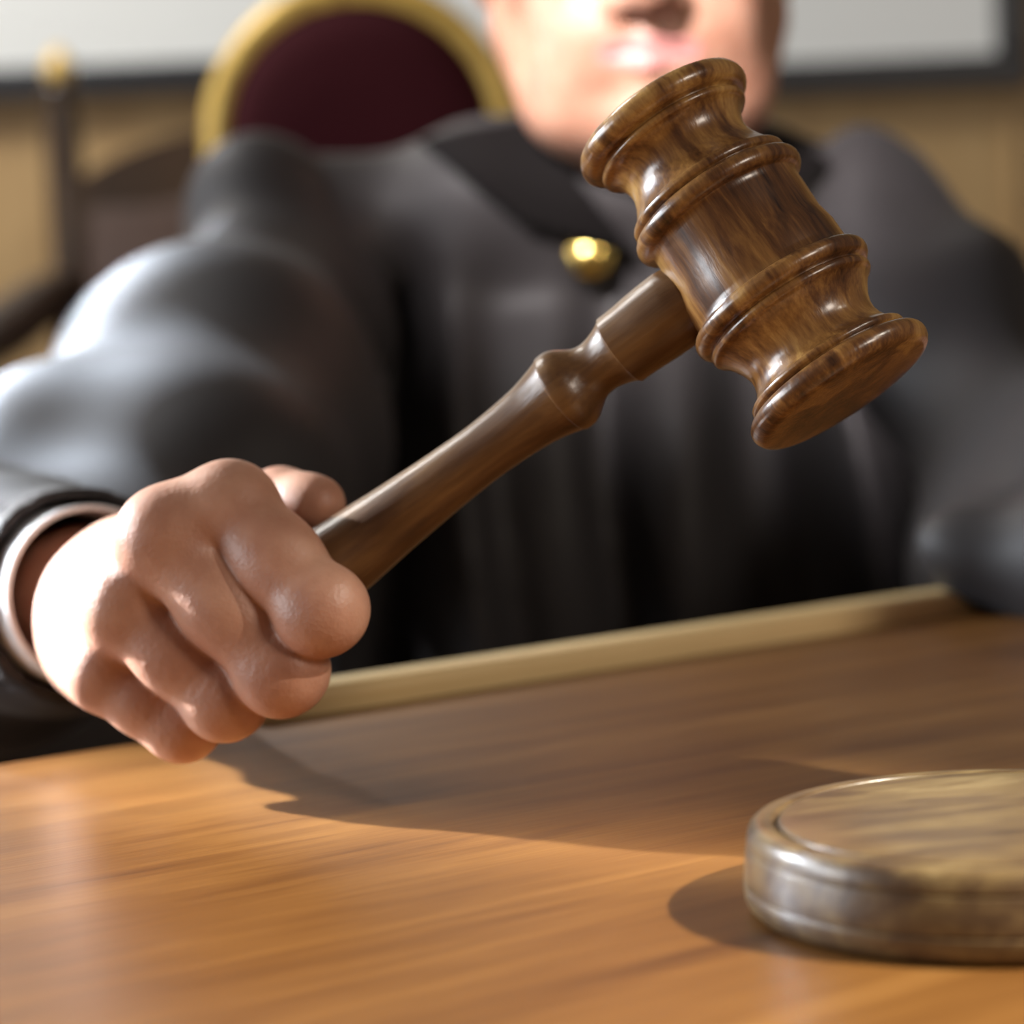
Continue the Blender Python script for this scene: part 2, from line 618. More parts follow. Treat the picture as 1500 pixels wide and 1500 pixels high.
half = ([(0.0, 2.19), (0.5, 2.195), (1.0, 2.20), (1.20, 2.205)] + bead(1.50, 2.24, 0.27, 0.27) + [(1.80, 2.22)] + bead(1.95, 2.22, 0.13, 0.10, 6)
        + [(2.15, 2.14), (2.35, 2.00), (2.6, 1.86), (2.85, 1.785), (3.05, 1.785), (3.25, 1.84), (3.42, 1.94), (3.54, 2.05)] + bead(3.68, 2.10, 0.12, 0.12, 6)
        + [(3.83, 2.14), (3.86, 2.22)] + bead(4.18, 2.22, 0.32, 0.325, 10, 0, 118) + [(4.44, 2.44), (4.50, 2.36), (4.53, 2.2), (4.55, 1.6), (4.56, 0.0)])
prof = [(r * cm * (0.975 if True else 1), -t * cm) for t, r in reversed(half)] + [(r * cm * 1.015, t * cm) for t, r in half[1:]]
gh = link('gavel_head', lathe('gavel_head', prof, 160), GAVEL_WOOD, gavel)
gh.matrix_basis = Matrix.Translation(-BUTT) @ frame_at(HC, a_w, u_w)
# handle, local z from head centre towards the butt
hp = [(1.9, 1.0), (2.32, 1.06), (2.6, 1.07), (3.2, 1.05), (3.8, 1.01), (4.2, 1.0), (4.25, 0.995), (4.29, 0.95), (4.5, 0.85), (4.8, 0.76), (5.05, 0.735), (5.3, 0.79), (5.52, 0.92), (5.72, 1.06), (5.92, 1.14), (6.12, 1.155), (6.22, 1.14), (6.25, 1.115), (6.3, 1.095),
      (6.7, 0.99), (7.2, 0.895), (8.0, 0.82), (9.0, 0.79), (10.2, 0.83), (11.2, 0.89), (12.2, 0.96), (13.3, 1.06), (14.4, 1.15), (15.5, 1.2), (17, 1.2), (18.5, 1.13), (19.6, 1.05), (20.3, 1.1), (20.8, 1.12), (21.1, 0.98), (21.2, 0.6), (21.22, 0.0)]
prof = smooth_profile([(z * cm, r * cm) for z, r in hp], 5)
prof = [(0.0, 1.9 * cm)] + prof
hd = link('handle', lathe('handle', prof, 96), HANDLE_WOOD, gavel)
hd.matrix_basis = Matrix.Translation(-BUTT) @ frame_at(HC, -u_w, a_w)

# ------------------------------------------------------------------ the judge
JB = Vector((0.04, 1.62, FLOOR_Z))
judge_label = 'judge in a black robe seated behind the desk gripping the wooden gavel'


def build_hand():
    """right fist closed round the handle, in world coordinates"""
    s = Sdf(P(60, 1130, 0.86) - Vector((0.035, 0.06, 0.01)), P(560, 640, 0.70) + Vector((0.02, 0.0, 0.02)), 0.0008)
    lo = [min(P(40, 1140, 0.88)[i], P(570, 640, 0.69)[i]) for i in range(3)]
    hi = [max(P(40, 1140, 0.69)[i], P(570, 640, 0.69)[i], P(570, 640, 0.88)[i]) for i in range(3)]
    lo = [-0.170, 0.690, 0.000]
    hi = [-0.030, 0.935, 0.165]

    def new():
        return Sdf(lo, hi, 0.00075)
    # joints: (MCP, PIP, DIP, tip) as image position and distance
    J = {
        'index':  [(340, 750, .7260), (474, 898, .7090), (452, 868, .7400), (395, 810, .7480)],
        'middle': [(246, 790, .7250), (416, 986, .7170), (392, 950, .7480), (330, 890, .7550)],
        'ring':   [(188, 892, .7330), (334, 1026, .7270), (312, 996, .7560), (260, 930, .7620)],
        'pinky':  [(160, 988, .7450), (272, 1064, .7400), (258, 1030, .7620), (216, 980, .7680)],
    }
    Rr = {'index': (.0122, .0104, .0088, .0082), 'middle': (.0124, .0106, .0090, .0084), 'ring': (.0115, .0099, .0084, .0078), 'pinky': (.0104, .0086, .0074, .0068)}
    fingers = new()
    fd = None
    for nme, js in J.items():
        g = new()
        p = [P(*q) for q in js]
        r = Rr[nme]
        mid = p[0].lerp(p[1], 0.5)
        d = (p[1] - p[0]).normalized()
        g.chain([p[0], mid, p[1]], [r[0], (r[0] + r[1]) / 2 * 0.99, r[1]], k=0.006)
        # fleshy pad beside the shaft of the first bone, knuckle of the second joint
        g.cap(p[1], p[2], r[1] * 0.98, r[2], k=0.004)
        g.cap(p[2], p[3], r[2], r[3], k=0.004)
        g.cap(p[1] - u_w * .0022 - d * .001, p[1] + u_w * .0022 - d * .001, r[1] * 0.98, k=0.004)
        # skin folds over the bent joint and beside the knuckle
        X, Y, Z = g.grid()
        for c_, w_, a_ in ((p[1] - d * .006 + (-fwd) * r[1] * .7, .0075, .00024), (p[0] + d * .012 + (-fwd) * r[0] * .7, .0080, .00010)):
            t_ = (X - c_.x) * d.x + (Y - c_.y) * d.y + (Z - c_.z) * d.z
            q_ = ((X - c_.x) ** 2 + (Y - c_.y) ** 2 + (Z - c_.z) ** 2) / w_ ** 2
            g.d = g.d + (a_ * np.exp(-q_) * np.sin(t_ * 1900 + 500 * (X - Z) + 1.5 * np.sin(700 * Z + 400 * Y)) * (0.6 + 0.4 * np.sin(900 * X + 700 * Z))).astype(np.float32)
        fd = g.d if fd is None else Sdf.smin(fd, g.d, 0.0008)
    palm = new()
    wr = P(184, 886, .825)
    mcp = {n: P(*J[n][0]) for n in J}
    # metacarpals to the wrist
    woff = {'index': (right * 0.014 + up * 0.009), 'middle': (right * 0.004 + up * 0.005), 'ring': (-right * 0.007 - up * 0.004), 'pinky': (-right * 0.009 - up * 0.015)}
    for n in J:
        q = wr + woff[n]
        rr = Rr[n][0]
        palm.cap(mcp[n] + fwd * 0.001, mcp[n].lerp(q, 0.5), rr * 1.0, rr * 1.02, k=0.012)
        palm.cap(mcp[n].lerp(q, 0.5), q, rr * 1.02, 0.0145, k=0.012)
        # knuckle heads
        palm.ell(mcp[n] - right * 0.0012 + up * 0.0012, (rr * 0.99,) * 3, k=0.006)
    # heel of the hand and ball of the thumb, behind the handle
    palm.cap(P(300, 905, .775), P(215, 900, .812), .0150, .0165, k=0.012)
    palm.cap(P(330, 830, .776), P(215, 850, .82), .0160, .017, k=0.012)
    # thumb along the far upper side of the handle
    th = [P(245, 810, .805), P(345, 768, .775), P(412, 740, .765), P(466, 740, .753)]
    thr = [.0165, .0120, .0096, .0074]
    t = new()
    t.chain(th, thr, k=0.006)
    t.ell(P(450, 738, .756), (.0090, .0084, .0080), k=0.004)
    pd = Sdf.smin(palm.d, t.d, 0.004)
    # wrist and start of the forearm
    fa = P(70, 895, .925)
    palm.d = pd
    palm.cap(wr, wr.lerp(fa, 0.5), .0225, .0235, k=0.014)
    palm.cap(wr.lerp(fa, 0.5), fa, .0245, .028, k=0.012)
    
    out = Sdf.smin(palm.d, fd, 0.0024)
    s = new()
    s.d = out
    # hollow where the handle lies
    b0, b1 = HC - u_w * 0.120, HC - u_w * 0.215
    s.cap(b0, b1, .0102, .0110, k=0.001, cut=True)
    v, f = s.mesh()
    v = relax(v, f, 2, 0.5)
    return v, f


HM = None


def head_frame():
    """local head axes: x to the picture's right, y towards the camera, z up; origin at the mouth"""
    o = P(950, 76, 1.30)
    return o


def build_head():
    o = head_frame()

    def L(x, y, z):
        return Vector((o.x + x, o.y - y, o.z + z))
    s = Sdf((o.x - 0.105, o.y - 0.05, o.z - 0.215), (o.x + 0.105, o.y + 0.215, o.z + 0.215), 0.0018)
    s.ell(L(0, -.085, .105), (.076, .096, .092), k=0.02)
    s.ell(L(0, -.052, .030), (.063, .056, .092), k=0.03)
    for sx in (-1, 1):
        s.cap(L(sx * .052, -.075, .020), L(sx * .036, -.034, -.018), .023, .022, k=0.02)
        s.cap(L(sx * .036, -.034, -.018), L(0, -.020, -.030), .022, .019, k=0.015)
        s.ell(L(sx * .040, -.026, .045), (.024, .018, .020), k=0.02)          # cheekbones
        s.ell(L(sx * .030, -.016, .010), (.020, .016, .020), k=0.02)
        s.cap(L(sx * .012, -.008, .098), L(sx * .042, -.022, .098), .010, .008, k=0.012)   # brow
    s.ell(L(0, -.010, -.029), (.018, .014, .013), k=0.012)                         # chin
    s.ell(L(0, -.010, .004), (.032, .016, .020), k=0.015)                          # muzzle
    s.cap(L(0, -.004, .086), L(0, .020, .029), .0085, .0115, k=0.010)              # nose
    s.ell(L(0, .020, .028), (.0115, .011, .010), k=0.006)
    for sx in (-1, 1):
        s.ell(L(sx * .0125, .008, .023), (.0085, .010, .0075), k=0.005)
        s.ell(L(sx * .0065, .010, .0165), (.0036, .0055, .004), k=0.002, cut=True)
        s.ell(L(sx * .031, .006, .074), (.017, .016, .0115), k=0.010, cut=True)    # sockets
        s.ell(L(sx * .031, -.0185, .074), (.0150, .0135, .0135), k=0.004)
        s.ell(L(sx * .077, -.085, .062), (.007, .017, .031), k=0.006)              # ears
        s.ell(L(sx * .083, -.080, .064), (.005, .010, .020), k=0.003, cut=True)
    for sx in (-1, 1):
        s.cap(L(0, .0062, .0055), L(sx * .024, -.003, .001), .0040, .0026, k=0.003)
        s.cap(L(0, .0058, -.0065), L(sx * .022, -.003, -.001), .0048, .0028, k=0.003)
        s.cap(L(0, .0120, -.0002), L(sx * .026, .0005, -.0005), .0020, .0016, k=0.0015, cut=True)
    s.cap(L(0, -.085, .00), L(0, -.158, -.13), .054, .052, k=0.02)                 # neck
    v, f = s.mesh()
    v = relax(v, f, 2, 0.5)
    return v, f


SH_R, EL_R, WR_R = P(418, 330, 1.40), P(-190, 908, 1.10), P(128, 880, .87)
SH_L, EL_L, WR_L = P(1275, 315, 1.40), P(1530, 740, 1.22), P(1700, 735, 1.02)
HIP = Vector((0.035, 1.64, -0.15))
CHEST = Vector((0.035, 1.47, 0.0))


def build_body_core():
    s = Sdf((-0.45, 0.85, FLOOR_Z), (0.50, 1.95, 0.30), 0.009)
    s.cap(HIP, CHEST, .11, .095, k=0.04)
    s.cap(SH_R - Vector((0, 0, .01)), SH_L - Vector((0, 0, .01)), .020, .020, k=0.03)
    s.cap(P(930, 190, 1.46), CHEST + Vector((0, .03, .03)), .045, .06, k=0.03)
    s.chain([SH_R - Vector((0, 0, .01)), EL_R, WR_R], [.022, .026, .022], k=0.02)
    s.chain([SH_L - Vector((0, 0, .01)), EL_L, WR_L], [.022, .026, .022], k=0.02)
    for sx in (-1, 1):
        knee = Vector((HIP.x + sx * 0.13, 1.22, -0.24))
        s.chain([HIP + Vector((sx * .08, 0, -.02)), knee, Vector((knee.x, 1.20, FLOOR_Z + 0.09))], [.08, .055, .04], k=0.03)
        s.cap(Vector((knee.x, 1.22, FLOOR_Z + 0.05)), Vector((knee.x, 1.06, FLOOR_Z + 0.035)), .04, .032, k=0.02)
    # left hand resting outside the picture
    d = (WR_L - EL_L).normalized()
    s.cap(WR_L, WR_L + d * 0.012, .022, .022, k=0.01)
    X, Y, Z = s.grid()
    s.d = np.where(Y > 1.40, np.maximum(s.d, -(Z + 0.252)), s.d)      # flat on the seat
    v, f = s.mesh()
    return relax(v, f, 2, 0.5), f


def wob(X, Y, Z, a, b, c, ph):
    return np.sin(a * X + b * Y + c * Z + ph)


def build_robe():
    s = Sdf((-0.40, 1.10, FLOOR_Z), (0.44, 1.90, 0.26), 0.0048)
    s.cap(HIP, CHEST, .165, .145, k=0.06)
    s.ell(CHEST + Vector((0, -.01, -.02)), (.185, .12, .18), k=0.05)
    s.cap(SH_R, SH_L, .036, .036, k=0.035)
    s.ell(P(385, 312, 1.40), (.022, .03, .026), k=0.02)
    s.ell(P(1300, 298, 1.40), (.020, .03, .028), k=0.02)
    s.cap(P(720, 282, 1.39), P(1070, 282, 1.39), .038, .038, k=0.03)
    # lap and skirt
    for sx in (-1, 1):
        knee = Vector((HIP.x + sx * 0.13, 1.24, -0.235))
        s.chain([HIP + Vector((sx * .08, 0, -.02)), knee, Vector((knee.x, 1.26, FLOOR_Z + 0.12))], [.11, .085, .10], k=0.08)
    s.cap(Vector((HIP.x, 1.30, -0.30)), Vector((HIP.x, 1.32, FLOOR_Z + 0.14)), .11, .13, k=0.08)
    s.ell(P(470, 480, 1.37), (.045, .030, .055), k=0.02)
    X, Y, Z = s.grid()
    # hanging folds, gathered below the yoke
    fade = np.clip((0.160 - Z) / 0.10, 0, 1) * np.clip((1.62 - Y) / 0.12, 0, 1)
    xs = (X - 0.06) / (1.0 + 1.2 * np.clip(0.10 - Z, 0, 0.35)) + 0.012 * np.sin(9 * Z + 1.0) + 0.006 * np.sin(23 * X + 14 * Z)
    fold = 0.0100 * np.sin(xs * 118 + 0.6) + 0.0125 * np.sin(xs * 61 + 2.0) + 0.002 * np.sin(xs * 220 + 9 * Z)
    s.d += (fade * fold).astype(np.float32)
    # armpit groove beside the right sleeve
    s.cap(P(432, 330, 1.270), P(500, 560, 1.265), .006, .014, k=0.02, cut=True)
    s.cap(P(500, 560, 1.275), P(478, 720, 1.27), .016, .02, k=0.02, cut=True)
    s.d = np.where(Y > 1.415, np.maximum(s.d, -(Z + 0.262)), s.d)      # flat on the seat
    # neck opening
    o = head_frame()
    s.cap(Vector((o.x, o.y + .10, o.z + .03)), Vector((o.x, o.y + .122, o.z - .028)), .060, .048, k=0.008, cut=True)
    v, f = s.mesh()
    return relax(v, f, 2, 0.5), f


def build_sleeve_right():
    s = Sdf((-0.46, 0.78, -0.16), (-0.02, 1.48, 0.25), 0.0034)
    mid = SH_R.lerp(EL_R, 0.5)
    s.chain([SH_R, P(352, 440, 1.34), P(196, 592, 1.25), EL_R], [.036, .038, .042, .050], k=0.02)
    # loose cloth hanging under the arm
    s.cap(SH_R.lerp(EL_R, .2) + Vector((.02, 0, -.04)), EL_R + Vector((.05, -.02, -.03)), .045, .055, k=0.04)
    s.chain([SH_R + Vector((.0, -.02, -.04)), P(360, 640, 1.24), P(200, 900, 1.10)], [.04, .055, .05], k=0.04)
    s.chain([SH_R + Vector((-.02, .02, -.05)), (-.19, 1.31, -.01), (-.19, 1.30, -.12)], [.03, .05, .05], k=0.03)  # unseen drape added behind the arm to keep window light off the torso
    cuff = P(128, 872, .850)
    s.chain([EL_R, EL_R.lerp(cuff, .55), cuff], [.055, .046, .0345], k=0.03)
    s.ell(P(380, 308, 1.39), (.026, .034, .029), k=0.02)
    X, Y, Z = s.grid()
    # crumples across the sleeve
    ax = (EL_R - SH_R).normalized()
    t = (X - SH_R.x) * ax.x + (Y - SH_R.y) * ax.y + (Z - SH_R.z) * ax.z
    w = np.clip((Y - 0.95) / 0.1, 0, 1)
    s.d += (w * (0.0065 * np.sin(t * 62 + 9 * X + 14 * Z + 2.2) + 0.004 * np.sin(t * 31 - 25 * Z + 22 * X + .8))).astype(np.float32)
    ax = (cuff - EL_R).normalized()
    t = (X - cuff.x) * ax.x + (Y - cuff.y) * ax.y + (Z - cuff.z) * ax.z
    w = np.clip(-t / 0.06, 0, 1) * np.clip((1.02 - Y) / 0.08, 0, 1)
    s.d += (w * 0.003 * np.sin(t * 75 + 40 * Z)).astype(np.float32)
    # cut the end of the sleeve square and hollow it
    pl = (t + 0.002).astype(np.float32)
    near = (np.sqrt((X - cuff.x) ** 2 + (Y - cuff.y) ** 2 + (Z - cuff.z) ** 2) < 0.09)
    s.d = np.where(near, np.maximum(s.d, pl), s.d)
    s.cap(cuff + ax * 0.02, cuff - ax * 0.06, .0300, .0315, k=0.002, cut=True)
    v, f = s.mesh()
    return relax(v, f, 1, 0.5), f, cuff, ax


def build_sleeve_left():
    s = Sdf((0.10, 0.95, -0.12), (0.48, 1.50, 0.25), 0.0042)
    mid = SH_L.lerp(EL_L, 0.5)
    s.chain([SH_L, mid, EL_L], [.038, .046, .050], k=0.02)
    s.chain([EL_L, WR_L], [.052, .040], k=0.03)
    s.ell(P(1322, 302, 1.39), (.022, .034, .030), k=0.02)
    # hanging end of the wide sleeve lying over the desk edge
    s.cap(EL_L + Vector((-.03, -.03, -.02)), P(1436, 812, 1.04), .04, .019, k=0.03)
    s.cap(P(1436, 812, 1.04), P(1580, 815, 1.02), .019, .022, k=0.03)
    X, Y, Z = s.grid()
    ax = (EL_L - SH_L).normalized()
    t = (X - SH_L.x) * ax.x + (Y - SH_L.y) * ax.y + (Z - SH_L.z) * ax.z
    s.d += (0.0045 * np.sin(80 * X - 22 * Z + 1.0) + 0.003 * np.sin(t * 40 + 30 * X)).astype(np.float32)
    v, f = s.mesh()
    return relax(v, f, 1, 0.5), f


hv, hf = build_hand()
ev, ef = build_head()
cv, cf = build_body_core()


def union(parts):
    """one closed surface out of overlapping closed surfaces"""
    obs = []
    for v, f in parts:
        obs.append(link('body_piece', mesh_np('body_piece', v, f)))
    for o in obs[1:]:
        m = obs[0].modifiers.new('join', 'BOOLEAN')
        m.operation = 'UNION'
        m.solver = 'EXACT'
        m.object = o
    bpy.context.view_layer.update()
    dg = bpy.context.evaluated_depsgraph_get()
    me = bpy.data.meshes.new_from_object(obs[0].evaluated_get(dg))
    for o in obs:
        d = o.data
        bpy.data.objects.remove(o)
        bpy.data.meshes.remove(d)
    return me


# the other fist, resting on the desk beyond the picture's edge: the same hand mirrored
w0, f0 = P(184, 886, .825), P(70, 895, .925)
dm = Vector((-(w0 - f0).x, (w0 - f0).y, (w0 - f0).z)).normalized()
dl = (WR_L - EL_L).normalized()
Q = np.array(dm.rotation_difference(dl).to_matrix())
mv = np.array(hv) * np.array([-1, 1, 1]) - np.array((-w0.x, w0.y, w0.z))
lhv, lhf = mv @ Q.T + np.array(WR_L + dl * 0.03), hf[:, ::-1]
me = union([(cv, cf), (hv, hf), (ev, ef), (lhv, lhf)])
me.name = 'person'
me.materials.clear()
bm = bmesh.new()
bm.from_mesh(me)
seen, best = set(), []
bm.verts.ensure_lookup_table()
for v0 in bm.verts:                      # keep the one connected surface
    if v0.index in seen:
        continue
    st, comp = [v0], []
    seen.add(v0.index)
    while st:
        q = st.pop()
        comp.append(q)
        for e in q.link_edges:
            w_ = e.other_vert(q)
            if w_.index not in seen:
                seen.add(w_.index)
                st.append(w_)
    if len(comp) > len(best):
        best = comp
keep = {q.index for q in best}
print('body verts', len(bm.verts), 'kept', len(keep))
bmesh.ops.delete(bm, geom=[q for q in bm.verts if q.index not in keep], context='VERTS')
bmesh.ops.translate(bm, verts=bm.verts, vec=-JB)
bm.to_mesh(me)
bm.free()
me.polygons.foreach_set('use_smooth', [True] * len(me.polygons))
person = link('person', me, SKIN)
person.location = JB
person['label'] = judge_label
person['category'] = 'person'
me.materials.append(LIPS)
ho = np.array(head_frame())
cen = np.array([tuple(p.center) for p in me.polygons]) + np.array(JB) - ho
lip = (np.abs(cen[:, 0]) < 0.025) & (np.abs(cen[:, 2] + 0.0005) < 0.0078 * np.sqrt(np.clip(1 - (cen[:, 0] / 0.026) ** 2, 0, 1))) & (cen[:, 1] < 0.008)
mi = np.zeros(len(cen), np.int32)
mi[lip] = 1
me.polygons.foreach_set('material_index', mi)


def child(name, v, f, mat, parent=person, base=JB):
    return link(name, mesh_np(name, np.asarray(v) - np.array(base), f), mat, parent)


rv, rf = build_robe()
robe = child('robe', rv, rf, ROBE)
robe['label'] = 'black judicial robe'
sv, sf, CUFF, CAX = build_sleeve_right()
child('sleeve', sv, sf, ROBE, robe)
lv, lf = build_sleeve_left()
child('sleeve', lv, lf, ROBE, robe)

# robe collar: black stand round the neck with wide lapels on the chest
bvh = BVHTree.FromPolygons([tuple(p) for p in rv], [tuple(int(i) for i in q) for q in rf])


def on_robe(px, py, lift=0.004):
    r = ray(px, py).normalized()
    loc, nor, _, _ = bvh.ray_cast(cam.location, r)
    if loc is None:
        return P(px, py, 1.38)
    return loc - r * lift


def drape(name, outline, mat, parent, nx=24, ny=10, lift=0.006, thick=0.004):
    """cloth panel laid on the robe between two polylines of the picture"""
    A, B = outline

    def along(poly, t):
        t *= len(poly) - 1
        i = min(int(t), len(poly) - 2)
        f_ = t - i
        return (poly[i][0] * (1 - f_) + poly[i + 1][0] * f_, poly[i][1] * (1 - f_) + poly[i + 1][1] * f_)
    v, f = [], []
    ds = np.zeros((nx + 1, ny + 1))
    rays = {}
    for i in range(nx + 1):
        a, b = along(A, i / nx), along(B, i / nx)
        for j in range(ny + 1):
            q = (a[0] + (b[0] - a[0]) * j / ny, a[1] + (b[1] - a[1]) * j / ny)
            p = on_robe(*q, lift)
            rays[i, j] = ray(*q)
            ds[i, j] = (p - cam.location).dot(fwd)
    for _ in range(6):
        p = np.pad(ds, 1, mode='edge')
        ds = 0.5 * ds + 0.125 * (p[:-2, 1:-1] + p[2:, 1:-1] + p[1:-1, :-2] + p[1:-1, 2:])
    for i in range(nx + 1):
        for j in range(ny + 1):
            v.append(cam.location + rays[i, j] * (ds[i, j] - 0.002) - JB)
    n = len(v)
    v += [p + fwd * thick for p in v[:n]]
    w = ny + 1
    for i in range(nx):
        for j in range(ny):
            q = (i * w + j, i * w + j + 1, (i + 1) * w + j + 1, (i + 1) * w + j)
            f.append(q)
            f.append(tuple(n + k for k in reversed(q)))
    edge = [i * w for i in range(nx + 1)] + [nx * w + j for j in range(1, ny + 1)] + [i * w + ny for i in range(nx - 1, -1, -1)] + [j for j in range(ny - 1, 0, -1)]
    for k in range(len(edge)):
        a, b = edge[k], edge[(k + 1) % len(edge)]
        f.append((a, b, n + b, n + a))
    me = mesh_np(name, v, f)
    bm = bmesh.new()
    bm.from_mesh(me)
    bmesh.ops.recalc_face_normals(bm, faces=bm.faces)
    bm.to_mesh(me)
    bm.free()
    return link(name, me, mat, parent)


drape('collar', ([(610, 205), (690, 186), (775, 172)], [(770, 330), (850, 350), (935, 375)]), ROBE_COLLAR, robe)
drape('collar', ([(1100, 190), (1160, 200), (1215, 235)], [(960, 380), (1030, 380), (1100, 350)]), ROBE_COLLAR, robe)
ho_v = head_frame()
nb = Vector((ho_v.x, ho_v.y + .116, ho_v.z - .062))
nax = Vector((0, -0.28, 1)).normalized()


def ring_wall(name, c, axis, r0, r1, h, th, mat, parent, tilt=0.0, seg=64, flare=0.0):
    M = frame_at(c, axis, Vector((1, 0, 0)))
    prof = [(r0, 0), (r1, h), (r1 + th * 0.5, h + th * 0.4), (r1 + th, h), (r0 + th, 0), (r0 + th * 0.5, -th * 0.3), (r0, 0)]
    v, f = [], []
    for i in range(seg):
        a = 2 * math.pi * i / seg
        for r, z in prof[:-1]:
            zz = z + (tilt * math.sin(a) * h if z > 0 else 0)
            v.append(M @ Vector((r * math.cos(a), r * math.sin(a), zz)) - JB)
    k = len(prof) - 1
    for i in range(seg):
        for j in range(k):
            f.append((i * k + j, ((i + 1) % seg) * k + j, ((i + 1) % seg) * k + (j + 1) % k, i * k + (j + 1) % k))
    me = mesh_np(name, v, f)
    bm = bmesh.new()
    bm.from_mesh(me)
    bmesh.ops.recalc_face_normals(bm, faces=bm.faces)
    bm.to_mesh(me)
    bm.free()
    return link(name, me, mat, parent)


o = ring_wall('shirt_collar', nb - nax * 0.006, nax, .065, .0635, .040, .003, SHIRT, person)
o['label'] = 'white shirt collar'
o = ring_wall('shirt_cuff', CUFF - CAX * 0.03, CAX, .0275, .0262, .036, .0018, SHIRT, person)
o['label'] = 'white shirt cuff'

# gold button
bp = on_robe(865, 375, 0.0)
bpM = Matrix.Translation(bp - JB) @ (-fwd).to_track_quat('Z', 'Y').to_matrix().to_4x4()
prof = [(0.0, -.004), (.0085, -.004), (.0105, 0.004), (.0112, .0055), (.0112, .0068), (.0105, .0075), (.0092, .0072), (.0084, .0076), (.006, .0092), (.003, .0100), (0, .0102)]
bt = link('button', lathe('button', prof, 48), BRASS, robe)
bt.matrix_basis = bpM
bt['label'] = 'gold button'

# eyes, brows and hair
for sx in (-1, 1):
    c = Vector((ho_v.x + sx * .031, ho_v.y + .0135, ho_v.z + .074))
    v, f = [], []
    me = lathe('eye', [(0, -.0112)] + [(.0112 * math.sin(math.pi * k / 14), -.0112 * math.cos(math.pi * k / 14)) for k in range(1, 14)] + [(0, .0112)], 32)
    e = link('eye', me, EYE_WHITE, person)
    me.materials.append(IRIS)
    for p in me.polygons:
        if p.center.z > .0092:
            p.material_index = 1
    e.matrix_basis = Matrix.Translation(c + Vector((0, .0005, 0)) - JB) @ Vector((0, -1, 0)).to_track_quat('Z', 'Y').to_matrix().to_4x4()
    pts = [Vector((ho_v.x + sx * x, ho_v.y - y, ho_v.z + z)) - JB for x, y, z in ((.012, .001, .097), (.024, .0, .102), (.036, -.006, .103), (.048, -.018, .099))]
    link('eyebrow', tube('eyebrow', pts, [.003, .004, .0035, .0015], 10), HAIR, person)
s = Sdf((ho_v.x - .1, ho_v.y - .02, ho_v.z - .06), (ho_v.x + .1, ho_v.y + .21, ho_v.z + .225), 0.003)
s.ell((ho_v.x, ho_v.y + .090, ho_v.z + .112), (.082, .102, .096), k=.01)
s.ell((ho_v.x, ho_v.y + .13, ho_v.z + .06), (.074, .066, .09), k=.02)
s.ell((ho_v.x, ho_v.y - .02, ho_v.z + .05), (.085, .075, .095), k=.006, cut=True)
for sx in (-1, 1):
    s.ell((ho_v.x + sx * .085, ho_v.y + .083, ho_v.z + .055), (.018, .024, .036), k=.004, cut=True)
X, Y, Z = s.grid()
s.d += (0.0012 * np.sin(160 * X + 40 * Z) + 0.0008 * np.sin(300 * X - 60 * Y)).astype(np.float32)
v, f = s.mesh()
child('hair', relax(v, f, 1), f, HAIR)

# ------------------------------------------------------------------ the judge's gilded chair
CD = 1.92
cc = P(528, 200, CD)
SCL = CD / F
rb, ro = 182 * SCL, 232 * SCL
chair = empty('judge_chair', (cc.x, cc.y + 0.0, FLOOR_Z), 'gilded high-backed chair with a round-topped burgundy back behind the judge', 'chair')
cz = cc.z - FLOOR_Z
SEAT_H = 0.44


def arch(r, drop, n=40):
    return [Vector((-r, 0, cz - drop))] + [Vector((-r * math.cos(math.pi * k / n), 0, cz + r * math.sin(math.pi * k / n))) for k in range(n + 1)] + [Vector((r, 0, cz - drop))]


rm = (rb + ro) / 2
pts = arch(rm, 0.20)
lower = 0.24
pts = [Vector((-lower, 0, SEAT_H - 0.02)), Vector((-lower, 0, cz - 0.32)), Vector((-lower + 0.03, 0, cz - 0.25))] + pts + [Vector((lower - 0.03, 0, cz - 0.25)), Vector((lower, 0, cz - 0.32)), Vector((lower, 0, SEAT_H - 0.02))]
me = tube('back_frame', pts, (ro - rb) / 2, 20)
link('back_frame', me, GOLD, chair)
# upholstered back
v, f = [], []
outl = [Vector((-lower, 0, SEAT_H)), Vector((-lower, 0, cz - 0.32))] + arch(rb + 0.006, 0.20, 36) + [Vector((lower, 0, cz - 0.32)), Vector((lower, 0, SEAT_H))]
bm = bmesh.new()
cen_ = Vector((0, 0, cz - 0.05))
loops = []
for sc_, dy in ((1.0, 0.012), (1.0, -0.008), (0.94, -0.016), (0.8, -0.021), (0.55, -0.024)):
    loops.append([bm.verts.new(Vector((cen_.x + (p.x - cen_.x) * sc_, dy, cen_.z + (p.z - cen_.z) * sc_))) for p in outl])
for A_, B_ in zip(loops[:-1], loops[1:]):
    for i in range(len(outl)):
        j = (i + 1) % len(outl)
        bm.faces.new((A_[i], A_[j], B_[j], B_[i]))
bm.faces.new(loops[-1])
bm.faces.new(list(reversed(loops[0])))
bm_obj('back_upholstery', bm, BURGUNDY, chair, smooth=True)['label'] = 'burgundy back upholstery'
bm = bmesh.new()
box_bm(bm, (0, -0.24, SEAT_H), (0.52, 0.48, 0.09), bevel=0.03, seg=4)
bm_obj('seat', bm, BURGUNDY, chair, smooth=True)
for sx in (-1, 1):
    for y in (-0.44, -0.02):
        bm = bmesh.new()
        lp = lathe('leg', [(0, 0.0), (.016, 0.0), (.02, .02), (.018, .1), (.028, .3), (.03, SEAT_H - .03), (0, SEAT_H - .03)], 20)
        o = link('leg', lp, GOLD, chair)
        o.location = (sx * 0.22, y, 0)

# ------------------------------------------------------------------ dark chair at the side
KD = 2.62
k0 = P(88, 140, KD)
dch = empty('armchair', (k0.x + 0.16, k0.y, FLOOR_Z), 'dark wooden armchair with a pointed finial post against the panelled wall', 'chair')
kz = k0.z - FLOOR_Z
sx_ = KD / F


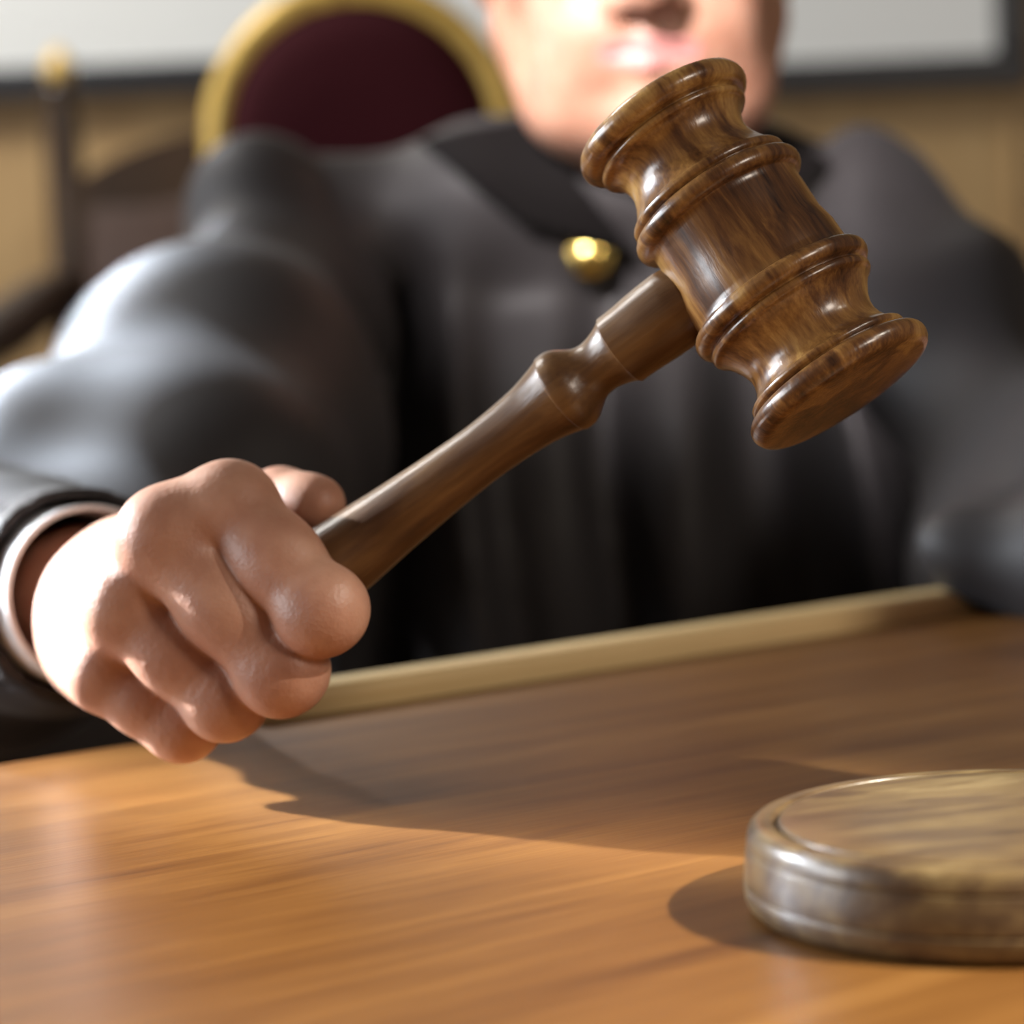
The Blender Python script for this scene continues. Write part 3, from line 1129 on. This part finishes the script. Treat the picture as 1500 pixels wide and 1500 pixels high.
def post(x, name='post'):
    zt = kz + 10 * sx_
    prof = [(0, 0), (.018, 0), (.021, .03), (.0205, .40), (.0175, zt - .03), (.012, zt - .012), (.0165, zt - .004), (.0165, zt + .002), (.010, zt + .006), (.013, zt + .014), (.0135, zt + .020), (.009, zt + .030), (.003, zt + .038), (0, zt + .039)]
    o = link(name, lathe(name, prof, 24), CHAIR_DARK, dch)
    o.location = (x, 0, 0)
    fin = [(0, zt + .006), (.0105, zt + .0065), (.0140, zt + .014), (.0145, zt + .020), (.0095, zt + .030), (.0035, zt + .0385), (0, zt + .040)]
    q = link('finial', lathe('finial', fin, 24), GOLD, o)
    return o


post(-0.16)
post(0.16)
z_r = P(190, 245, KD).z - FLOOR_Z
# curved top rail and back
v, f = [], []
bm = bmesh.new()
n = 20
ring = []
for i in range(n + 1):
    x = -0.15 + 0.30 * i / n
    q = (x / 0.15)
    top = z_r + 0.045 * (1 - q * q) - 0.012
    ring.append([bm.verts.new((x, y, z)) for y, z in ((-0.014, top), (0.014, top), (0.014, top - 0.06), (-0.014, top - 0.06))])
for i in range(n):
    for j in range(4):
        bm.faces.new((ring[i][j], ring[i][(j + 1) % 4], ring[i + 1][(j + 1) % 4], ring[i + 1][j]))
bm.faces.new(ring[0])
bm.faces.new(ring[-1])
bm_obj('top_rail', bm, CHAIR_DARK, dch)
bm = bmesh.new()
box_bm(bm, (0, 0, (z_r - 0.03 + SEAT_H) / 2), (0.29, 0.03, z_r - 0.03 - SEAT_H), bevel=0.012, seg=3)
bm_obj('backrest', bm, BROWN_LEATHER, dch, smooth=True)
bm = bmesh.new()
box_bm(bm, (0, -0.2, SEAT_H), (0.42, 0.42, 0.07), bevel=0.025, seg=3)
bm_obj('seat', bm, BROWN_LEATHER, dch, smooth=True)
for sx in (-1, 1):
    zz = P(20, 480, KD).z - FLOOR_Z
    pts = [Vector((sx * .165, .0, zz + .035)), Vector((sx * .185, -.06, zz + .02)), Vector((sx * .20, -.16, zz + .0)), Vector((sx * .205, -.30, zz - .01)), Vector((sx * .205, -.37, zz - .03))]
    link('armrest', tube('armrest', pts, [.022, .026, .028, .028, .022], 14), CHAIR_DARK, dch)
    o = link('leg', lathe('leg', [(0, 0), (.018, 0), (.022, .2), (.02, zz - .01), (0, zz - .01)], 20), CHAIR_DARK, dch)
    o.location = (sx * .20, -.34, 0)
